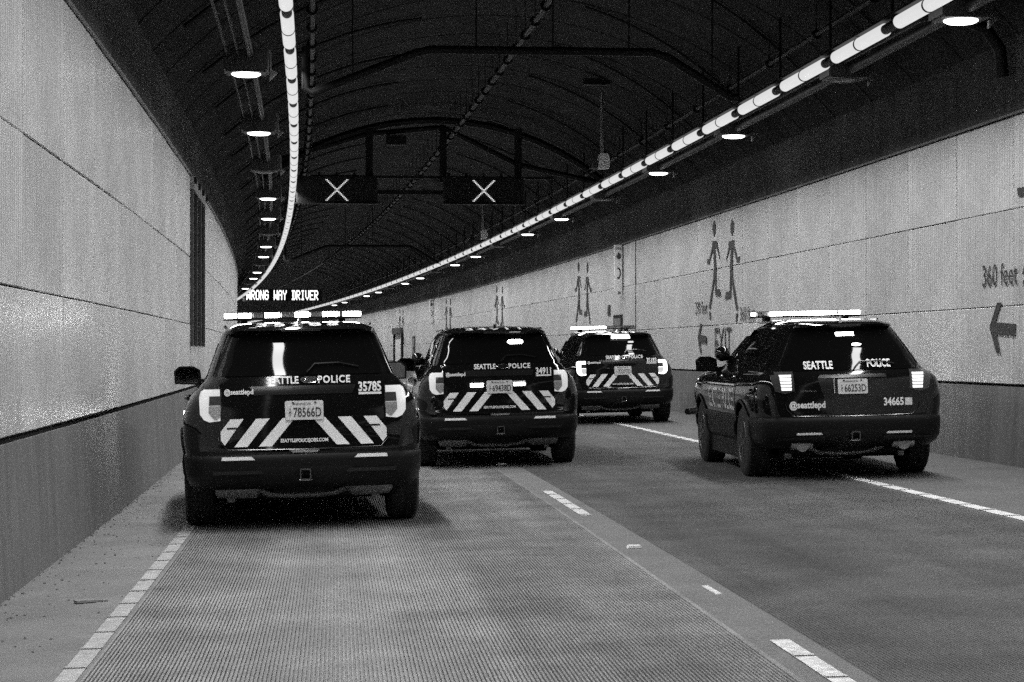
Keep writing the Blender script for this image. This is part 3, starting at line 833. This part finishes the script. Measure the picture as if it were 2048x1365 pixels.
def suv(label, s, x, yaw, number, plate, old=False, bar=None, tail='lit', extra=None):
    up, lw, ax, body, low = build_shells(old)
    car = thing('police_car', label, 'police car', W(s, x, roadz(x)), (0, -CS, yaw), 'police SUVs stopped on the road')
    link('body', body, car); link('lower_cladding', low, car)
    rear = lambda a, b, o: Vector((a, up.rear(a, b) - o, b))
    lrear = lambda a, b, o: Vector((a, lw.rear(a, b) - o, b))
    P = lambda nm, poly, f, off, m, par=car, nr=8, nc=8, back=-.012, sm=40: obj(nm, patch(poly, f, off, back, nr, nc), m, par, sm)
    T = lambda nm, tx, w, h, xc, zc, off, m, f=rear, par=car, bold=.028, sp=1.0, sh=0.0: lettering(nm, tx, w, h, (lambda a, b: f(xc + a, zc + b, off)), m, par, bold, sp, sh)
    # wheels
    for y in ax:
        for sx in (-1, 1):
            w_ = link('wheel', tyre_mesh, car, (sx * .855, y, .378), (0, 0, 0 if sx > 0 else math.pi))
            link('rim', rim_mesh, w_, (.028, 0, 0))
    # tailgate, glass
    if old:
        P('tailgate', [(-.60, .685), (.60, .685), (.70, .80), (.64, 1.00), (.66, 1.12), (-.66, 1.12), (-.64, 1.00), (-.70, .80)], rear, .005, M['body'], nr=14, nc=16)
        P('rear_window', [(-.70, 1.135), (.70, 1.135), (.71, 1.17), (.50, 1.56), (-.50, 1.56), (-.71, 1.17)], rear, .007, M['glass'], nr=14, nc=16)
        P('plate_recess', [(-.30, .86), (.30, .86), (.36, 1.05), (-.36, 1.05)], rear, .009, M['trim'], nr=4)
        P('handle_bar', [(-.36, 1.055), (.36, 1.055), (.34, 1.09), (-.34, 1.09)], rear, .03, M['trim'], nr=3)
    else:
        P('tailgate', [(-.62, .665), (.62, .665), (.69, .74), (.655, .90), (.655, 1.14), (.70, 1.245), (-.70, 1.245), (-.655, 1.14), (-.655, .90), (-.69, .74)], rear, .005, M['body'], nr=16, nc=16)
        P('rear_window', [(-.715, 1.262), (.715, 1.262), (.70, 1.32), (.585, 1.598), (-.585, 1.598), (-.70, 1.32)], rear, .008, M['glass'], nr=14, nc=16)
        P('handle_recess', [(-.40, 1.105), (.40, 1.105), (.43, 1.175), (-.43, 1.175)], rear, .009, M['trim'], nr=4)
    # metal strips added to give pillar and tailgate edges their glints
    edge = mat_edge
    for sx in (-1, 1):
        zs_ = np.linspace(1.27, 1.60, 9) if not old else np.linspace(1.19, 1.565, 9)
        mb = MB(); mb.tube([rear(sx * ((.725 - (z - 1.27) * .36) if not old else (.73 - (z - 1.19) * .54)), z, .008) for z in zs_], .0055, 5); obj('pillar_glint', mb, edge, car, 60)
    pts = [(-.70, .80), (-.69, .74), (-.62, .668), (-.3, .662), (0, .66), (.3, .662), (.62, .668), (.69, .74), (.70, .80)]
    mb = MB(); mb.tube([rear(a, b, .007) for a, b in pts], .0045, 5); obj('tailgate_glint', mb, edge, car, 60)
    # rear wiper
    zb = 1.19 if old else 1.32
    mb = MB(); mb.tube([rear(.03, zb - .04, .03), rear(.10, zb + .03, .03), rear(.30, zb + .035, .028), rear(.46, zb + .0, .02)], .008, 5)
    obj('rear_wiper', mb, M['trim'], car)
    # spoiler lip and brake light
    zt = 1.605 if not old else 1.575
    P('high_brake_light', [(-.16, zt + .016), (.16, zt + .016), (.16, zt + .034), (-.16, zt + .034)], rear, .006, M['strobe_soft'] if extra == 'brake' else M['lens_dark'], nr=1, nc=6)
    # tail lights
    for sx in (-1, 1):
        f = lambda a, b, o, sx=sx: rear(sx * a, b, o)
        if old:
            ml = M['lens_led']
            tl = P('tail_light', [(.60, .93), (.70, .90), (.80, .93), (.84, 1.06), (.83, 1.13), (.61, 1.13)], f, .014, M['lens_dark'], nr=6, nc=5)
            for q in range(5):
                z0 = .935 + q * .034
                P('lit_bar', [(.635, z0), (.735 + .004 * q, z0), (.74 + .004 * q, z0 + .026), (.63, z0 + .026)], f, .022, ml, tl, 1, 4)
        else:
            ml = M['lens_bright'] if tail == 'bright' else M['lens_lit']
            tl = P('tail_light', [(.672, .905), (.76, .895), (.805, .915), (.835, .96), (.84, 1.10), (.825, 1.145), (.80, 1.16), (.672, 1.16)], f, .014, ml, nr=10, nc=6)
            P('dark_lens', [(.665, 1.03), (.762, 1.03), (.757, 1.105), (.665, 1.105)], f, .020, M['lens_dark'], tl, 3, 3)
            P('reverse_lens', [(.70, .912), (.72, .912), (.765, .968), (.763, 1.025), (.665, 1.025), (.672, .935)], f, .020, M['lens_clear'] if tail != 'bright' else M['lens_lit'], tl, 4, 3)
    # lettering and stripes
    if old:
        T('lettering', 'SEATTLE', .305, .085, -.335, 1.19, .012, M['vinyl']); T('lettering', 'POLICE', .245, .085, .30, 1.20, .012, M['vinyl'])
        T('handle_text', '@seattlepd', .37, .095, -.475, .775, .010, M['vinyl']); T('number_text', number, .21, .085, .425, .80, .010, M['vinyl'])
        P('vinyl_square', [(.545, .76), (.62, .76), (.62, .835), (.545, .835)], rear, .010, M['plate'], nr=1, nc=2)
        T('badge', 'INTERCEPTOR', .17, .018, -.46, .925, .012, M['chrome'])
        mb = MB(); mb.tube([rear(-.19, 1.06, .02), rear(-.19, .90, .02)], .006, 5); obj('plate_glint', mb, M['chrome'], car)  # chrome strip standing in for a vertical glint
    else:
        xo = {'35785': .0}.get(number, .0)
        T('lettering', 'SEATTLE', .262, .062, -.165, 1.222, .010, M['vinyl']); T('lettering', 'POLICE', .262, .062, .255, 1.222, .010, M['vinyl'], sp=1.15)
        T('handle_text', '@seattlepd', .235, .058, -.52, 1.13, .010, M['vinyl']); T('number_text', number, .187, .082, .545, 1.155, .010, M['vinyl'])
        P('underline', [(.452, 1.092), (.638, 1.092), (.638, 1.110), (.452, 1.110)], rear, .010, M['vinyl'], nr=1, nc=3)
        oc = .055
        ov = patch([(oc + .075 * math.cos(2 * math.pi * q / 20), 1.222 + .027 * math.sin(2 * math.pi * q / 20)) for q in range(20)], rear, .014, 0, 6, 6)
        e = obj('emblem', ov, M['trim'], car, 40)
        mb = MB(); mb.tube([rear(oc + .07 * math.cos(2 * math.pi * q / 28), 1.222 + .024 * math.sin(2 * math.pi * q / 28), .016) for q in range(29)], .0028, 5); obj('emblem_ring', mb, M['chrome'], e)
        T('emblem_script', 'Ford', .085, .032, oc, 1.222, .017, M['chrome'], par=e, bold=.0, sh=.4)
        for sx in (-1, 1):
            f = lambda a, b, o, sx=sx: rear(sx * a, b, o)
            for q in ([(.072, .915), (.172, .915), (.368, .69), (.262, .69)], [(.276, .915), (.385, .915), (.565, .69), (.460, .69)],
                      [(.486, .915), (.592, .915), (.672, .815), (.672, .745), (.64, .705)]):
                P('chevron_stripe', q, f, .009, M['vinyl'], nr=8, nc=3, back=.0)
            P('tailgate_badge', [(.50, .835), (.62, .835), (.62, .848), (.50, .848)], f, .013, M['trim'], nr=1, nc=4)
        T('web_text', 'SEATTLEPOLICEJOBS.COM', .385, .038, .0, .728, .010, M['vinyl'], bold=.03)
        P('latch_trim', [(-.10, .635), (.10, .635), (.12, .655), (-.12, .655)], rear, .03, M['chrome'], nr=1, nc=4)
    # licence plate
    pz, px = (.965, .0) if old else (.975, .005)
    pw, ph = .155, .077
    pl_ = P('license_plate', [(px - pw + .01, pz - ph), (px + pw - .01, pz - ph), (px + pw, pz - ph + .01), (px + pw, pz + ph - .01), (px + pw - .01, pz + ph), (px - pw + .01, pz + ph), (px - pw, pz + ph - .01), (px - pw, pz - ph + .01)],
            rear, .024, M['plate'], nr=4, nc=6)
    T('plate_number', plate, .225, .078, px + .025, pz - .016, .0265, M['plate_ink'], par=pl_, bold=.012)
    T('plate_state', 'WASHINGTON', .15, .018, px - .02, pz + .052, .0265, M['plate_ink'], par=pl_, bold=.012)
    for i, c_ in enumerate('XMT'): T('plate_prefix', c_, .018, .018, px - .115, pz + .010 - .026 * i, .0265, M['plate_ink'], par=pl_, bold=.012)
    for bx_ in (-.09, .09):
        mb = MB(); p0 = rear(px + bx_, pz + .062, .024); mb.lathe([(-.006, .009), (.002, .009)], 8, 'y', p0); obj('plate_screw', mb, M['rim'], pl_)
    # bumper details
    for sx in (-1, 1):
        f = lambda a, b, o, sx=sx: lrear(sx * a, b, o)
        if old: P('bumper_reflector', [(.33, .474), (.60, .474), (.60, .496), (.35, .496)], f, .008, M['vinyl'], nr=1, nc=5)
        else: P('bumper_reflector', [(.40, .585), (.67, .585), (.665, .612), (.43, .612)], f, .008, M['vinyl'], nr=1, nc=5)
        P('bumper_insert', [(.30, .41), (.80, .42), (.80, .445), (.30, .46)] if old else [(.33, .47), (.74, .47), (.74, .50), (.36, .50)], f, .014, M['trim'], nr=1, nc=6)
        P('corner_trim', [(.76, .66), (.84, .66), (.86, .80), (.80, .80)], lambda a, b, o, sx=sx: rear(sx * a, b, o), .006, M['trim'], nr=3, nc=3)
    P('hitch_recess_shade', [(-.34, .385), (.34, .385), (.40, .50), (.36, .525), (-.36, .525), (-.40, .50)], lrear, .006, M['dark'], nr=4, nc=8)  # flat dark patch standing in for the shaded hitch recess
    mb = MB()
    for q in range(4): mb.box((.04 * (q - 1) if q % 2 == 0 else 0, -.0, .46 + (.04 * (q - 2) if q % 2 else 0)), (.009 if q % 2 == 0 else .089, .09, .089 if q % 2 == 0 else .009))
    obj('hitch_receiver', mb, M['rim'], car)
    mb = MB(); mb.tube([(-.05, -.015, .415), (.05, -.015, .415)], .006, 5); obj('hitch_pin', mb, M['chrome'], car)
    # exhaust and axle
    for sx in (-1, 1):
        mb = MB()
        if old:
            mb.lathe([(-.02, .05), (-.02, .065), (.25, .065), (.25, .05)], 18, 'y', (sx * .53, .12, .365)); mb.tube([(sx * .42, .15, .37), (sx * .64, .15, .37)], .05, 10)
        else: mb.tube([(sx * .34, .42, .335), (sx * .38, .42, .335), (sx * .40, .42, .335), (sx * .70, .42, .345), (sx * .73, .42, .345)], [.03, .07, .09, .09, .05], 14)
        obj('muffler', mb, M['muffler'], car, 50)
        mb = MB(); mb.box((sx * .60, .55, .24), (.06, .10, .05)); obj('hanger_bracket', mb, M['muffler'], car)
    mb = MB(); mb.tube([(-.40, .46, .33), (-.28, .5, .27), (-.10, .55, .255), (.10, .55, .255), (.28, .5, .28), (.40, .46, .33)], .028, 8); obj('exhaust_pipe', mb, M['muffler'], car, 50)
    mb = MB(); mb.box((0, 1.0, .30), (1.3, .5, .14)); mb.box((0, 2.4, .30), (1.2, 3.6, .10)); mb.tube([(-.75, ax[0], .36), (.75, ax[0], .36)], .05, 8); obj('underbody', mb, M['dark'], car)
    for sx in (-1, 1):
        mb = MB(); mb.box((sx * .88, 2.5, .27), (.10, 2.1, .20)); obj('sill_light_block', mb, M['clad'], car)  # box added to block side light from the ground below
    mb = MB(); mb.box((0, 2.9, .20), (1.7, 3.2, .06)); obj('belly_light_block', mb, M['dark'], car)  # slab added to keep the ground under the car dark
    mb = MB(); mb.box((0, .62, .36), (.5, .30, .16)); obj('spare_well', mb, M['dark'], car)
    # side glass, doors, mirrors
    for sx in (-1, 1):
        side = lambda a, b, o, sx=sx: Vector((sx * (up.hw(a, b) + o), a, b))
        g0 = 1.235 if not old else 1.20
        gt = 1.545 if not old else 1.515
        P('side_window', [(.62, g0 + .01), (1.25, g0), (1.28, gt), (.88, gt - .01)], side, .006, M['side_glass'], nr=6, nc=6)
        P('side_window', [(1.36, g0), (2.22, g0), (2.22, gt), (1.40, gt)], side, .006, M['side_glass'], nr=6, nc=6)
        P('side_window', [(2.32, g0), (3.42, g0), (2.95, gt), (2.32, gt)], side, .006, M['side_glass'], nr=6, nc=6)
        for y0, y1 in ((1.46, 2.25), (2.29, 3.38)):
            d = P('door', [(y0, .68), (y1, .68), (y1, 1.19), (y0 - .06, 1.19)], side, .004, M['body'], nr=10, nc=8)
            mb = MB(); mb.tube([side(y0 + .08, 1.06, .01), side(y0 + .12, 1.065, .035), side(y0 + .24, 1.065, .035), side(y0 + .28, 1.06, .01)], .014, 6); obj('handle', mb, M['body'], d, 50)
        fy = (lambda yc, zc: (lambda a, b: side(yc + sx * a, zc + b, .007)))
        lettering('door_text', 'SEATTLE', .80, .24, fy(2.82 if sx < 0 else 1.90, .82), M['vinyl'], car)
        lettering('door_text', 'POLICE', .74, .24, fy(1.90 if sx < 0 else 2.82, .82), M['vinyl'], car)
        P('door_stripe', [(1.5, .94 + .03), (3.3, .97), (3.3, .985), (1.5, .985)], side, .007, M['vinyl'], nr=1, nc=8)
        # mirror
        mx = sx * (.99 if not old else 1.02); my = 3.25; mz = 1.245 if not old else 1.20
        out = [(-.125, -.085), (.10, -.095), (.13, -.03), (.12, .05), (.05, .085), (-.08, .085), (-.13, .04)]
        mb = MB(); mb.prism([(-sx * a, b) for a, b in out], lambda a, b, t_: Vector((mx + a * (1 if t_ < .1 else .75), my + t_, mz + b * (1 if t_ < .1 else .75))), 0, .16)
        mb.prism([(-.05, -.03), (.05, -.03), (.05, .02), (-.05, .02)], lambda a, b, t_: Vector((mx - sx * .15 + a * 2, my + .06 + t_, mz - .06 + b)), 0, .06)
        sm = obj('side_mirror', mb, M['clad'] if not old else M['body'], car)
        mb = MB(); mb.prism([(-sx * a * .86, b * .84) for a, b in out], lambda a, b, t_: Vector((mx + a, my + t_, mz + b)), -.004, .004)
        obj('mirror_glass', mb, M['mirror'], sm, rot=None)
        # roof rail and head light
        mb = MB(); mb.tube([(sx * (up.hw(y, 1.62) - .02), y, up.roof(sx * (up.hw(y, 1.62) - .06), y) + .012) for y in (1.0, 1.3, 1.8, 2.3, 2.7)], .012, 5); obj('roof_rail', mb, M['trim'], car)
        P('head_light', [(.55, .84), (.86, .86), (.90, .95), (.60, .93)], lambda a, b, o, sx=sx: Vector((sx * a, up.nose(a, b) + o, b)), .01, M['lens_clear'], nr=3, nc=4)
        for y in ax:
            mb = MB()
            pts = []
            for q in range(17):
                an = math.pi * q / 16
                z = .385 + .43 * math.sin(an); yy = y + .43 * math.cos(an)
                hw_ = up.hw(yy, max(z, .6)) if z > .6 else lw.hw(yy, max(z, .35))
                pts.append((sx * (hw_ + .004), yy, z))
            mb.tube(pts, .018, 6)
            obj('arch_trim', mb, M['clad'], car, 50)
    P('windshield', [(-.70, 1.27), (.70, 1.27), (.58, 1.585), (-.58, 1.585)], lambda a, b, o: Vector((a, up.nose(a, b) + o, b)), .006, M['glass'], nr=8, nc=10)
    P('grille', [(-.5, .70), (.5, .70), (.54, .90), (-.54, .90)], lambda a, b, o: Vector((a, up.nose(a, b) + o, b)), .01, M['clad'], nr=4, nc=8)
    # pillar spotlight on the near side
    if number != '35785': pillar_spotlight(car, up)
    # push bumper
    mb = MB()
    for sx in (-1, 1):
        mb.box((sx * .32, 5.12, .62), (.06, .10, .62)); mb.tube([(sx * .32, 5.14, .60), (sx * .80, 5.10, .60), (sx * 1.02, 4.92, .58)], .045, 6)
    mb.box((0, 5.14, .86), (.7, .06, .08)); mb.box((0, 5.14, .5), (.7, .06, .10))
    obj('push_bumper', mb, M['clad'], car)
    # roof number
    if not old:
        rf = lambda a, b, o: Vector((a, b, up.roof(a, b) + o))
        lettering('roof_number', number, .68, .34, lambda a, b: rf(a - .02, .575 + b, .006), M['vinyl'], car, .02, 1.35)
    # roof strakes that catch the lamps
    # antenna
    zc = up.roof(0, .62)
    mb = MB(); mb.prism([(.56, zc - .02), (.76, zc - .005), (.62, zc + .055), (.585, zc + .055)], lambda a, b, t_: Vector((t_ * (1 if b < zc + .03 else .4), a, b)), -.022, .022); obj('antenna_fin', mb, M['trim'], car)
    # light bar
    if bar:
        yb, zbar = 2.40, up.z1 + .07
        Wb = .635
        ol = []
        for q in range(24):
            an = 2 * math.pi * q / 24
            ol.append((Wb * math.copysign(abs(math.cos(an)) ** .35, math.cos(an)), yb + .15 * math.copysign(abs(math.sin(an)) ** .6, math.sin(an))))
        mb = MB(); mb.prism(ol, lambda a, b, t_: Vector((a, b, t_)), zbar - .040, zbar - .022)
        for sx in (-1, 1): mb.box((sx * .45, yb, zbar - .07), (.06, .2, .07))
        lb = obj('light_bar', mb, M['dark'], car)
        mb = MB(); mb.prism([(a * .97, yb + (b - yb) * .94) for a, b in ol], lambda a, b, t_: Vector((a, b, t_)), zbar + .023, zbar + .030); obj('lid', mb, M['lens_dark'], lb)
        for f0, f1, st in bar:
            a0, a1 = -Wb + 2 * Wb * f0 + .006, -Wb + 2 * Wb * f1 - .006
            am = max(abs(a0), abs(a1)); back = .13 * max(.25, 1 - max(0, am - .45) / .3)
            mb = MB(); nn = max(2, round((a1 - a0) / .035))
            for q in range(nn):
                c0 = a0 + (a1 - a0) * (q + .5) / nn
                mb.box((c0, yb - back * .5, zbar), ((a1 - a0) / nn * .86, back, .040))
            obj('light_module', mb, M[{'on': 'strobe', 'soft': 'strobe_soft', 'off': 'strobe_off'}[st]], lb)
    # lights inside the rear glass or on the tailgate
    if extra == 'brake':
        P('window_light', [(-.15, 1.565), (.19, 1.565), (.19, 1.59), (-.15, 1.59)], rear, .014, M['strobe'], nr=1, nc=5)
    if extra == 'dome':
        for dz, mm in ((0, 'strobe'),):
            P('window_light', [(-.10, 1.49), (.09, 1.49), (.09, 1.525), (-.10, 1.525)], rear, .014, M['strobe'], nr=1, nc=4)
        P('dome_light', [(.05, 1.388), (.09, 1.380), (.14, 1.385), (.155, 1.40), (.11, 1.412), (.06, 1.408)], rear, .010, M['strobe_soft'], nr=2, nc=4)
    if extra == 'tailgate':
        P('window_light', [(.135, 1.505), (.155, 1.49), (.30, 1.49), (.32, 1.505), (.32, 1.525), (.30, 1.54), (.155, 1.54), (.135, 1.525)], rear, .014, M['strobe'], nr=3, nc=5)
        P('warning_light', [(-.345, .98), (-.19, .98), (-.19, 1.02), (-.345, 1.02)], rear, .02, M['strobe'], nr=1, nc=4)
        P('warning_light', [(.18, .985), (.31, .985), (.31, 1.02), (.18, 1.02)], rear, .02, M['strobe'], nr=1, nc=4)
        P('warning_bezel', [(.165, .975), (.32, .975), (.335, 1.0), (.32, 1.045), (.165, 1.045), (.15, 1.0)], rear, .016, M['lens_clear'], nr=3, nc=4)
    # unseen side strobe, added to light the wall beside the car
    sw = {'35785': -1, '34665': 1}.get(number)
    if sw:
        mb = MB(); yw, xw_ = (4.30, 1.0) if sw > 0 else (2.40, .975); mb.box((sw * xw_, yw, .88), (.06, .36, .12)); e = obj('wall_fill_light', mb, M['clad'], car)
        mb = MB()
        for q in range(8): mb.box((sw * (xw_ + .032), yw - .14 + .04 * q, .88), (.014, .034, .09))
        obj('light_module', mb, M['strobe'], e)
    return car

suv('black police SUV numbered 35785 with lit roof bar, beside the wall gutter', 16.6, -.23, R(3.0), '35785', '78566D',
    bar=[(0, .10, 'on'), (.10, .205, 'on'), (.205, .29, 'off'), (.29, .41, 'on'), (.41, .51, 'off'), (.51, .62, 'on'), (.62, .71, 'off'), (.71, .83, 'on'), (.83, .86, 'off'), (.86, 1, 'on')])
suv('black police SUV numbered 34911 with no roof bar and warning lights beside its plate', 24.4, 2.045, .004, '34911', '69438D', extra='tailgate')
suv('black police SUV numbered 35183 with the roof bar lit on one half only', 36.9, 5.5, .018, '35183', '73377D', tail='bright', extra='brake',
    bar=[(0, .27, 'on'), (.27, .53, 'on'), (.53, .76, 'off'), (.76, 1, 'off')])
suv('black older police SUV numbered 34665 with narrow tail lights and bright roof bar', 20.6, 5.36, -.026, '34665', '66253D', old=True, extra='dome',
    bar=[(0, .05, 'soft'), (.05, .17, 'off'), (.17, .30, 'on'), (.30, .36, 'soft'), (.36, .56, 'on'), (.56, .76, 'on'), (.76, .79, 'off'), (.79, 1, 'on')])

# ------------------------------------------------------------------ grit along the wall foot
rk = MB()
for i in range(700):
    s = random.uniform(8.5, 34); u = random.random() ** 3.2
    xx = XL + .06 + u * .75; r_ = random.uniform(.003, .011) * (1.5 if random.random() < .08 else 1)
    c0 = W(s, xx, roadz(xx) + r_ * .3)
    rk.add([c0 + Vector((random.uniform(.6, 1.3) * r_ * dx, random.uniform(.6, 1.6) * r_ * dy, random.uniform(.4, .9) * r_ * dz)) for dx, dy, dz in ((1, 0, 0), (-1, 0, 0), (0, 1, 0), (0, -1, 0), (0, 0, 1), (0, 0, -1))],
           [(0, 2, 4), (2, 1, 4), (1, 3, 4), (3, 0, 4), (2, 0, 5), (1, 2, 5), (3, 1, 5), (0, 3, 5)])
tag(obj('gravel', rk, M['rock']), 'dark grit and small stones scattered along the gutter by the wall', 'gravel', kind='stuff')
mb = MB(); mb.box((0, 0, .012), (.12, .07, .014), Matrix.Rotation(.3, 3, 'Z')); mb.box((.08, .03, .006), (.10, .02, .010), Matrix.Rotation(-.1, 3, 'Z'))
tag(obj('scrap_board', mb, M['wood'], loc=W(12.2, -1.48, roadz(-1.48)), rot=(0, -CS, .1)), 'flat broken scrap lying on the shoulder beside the white edge line', 'scrap')
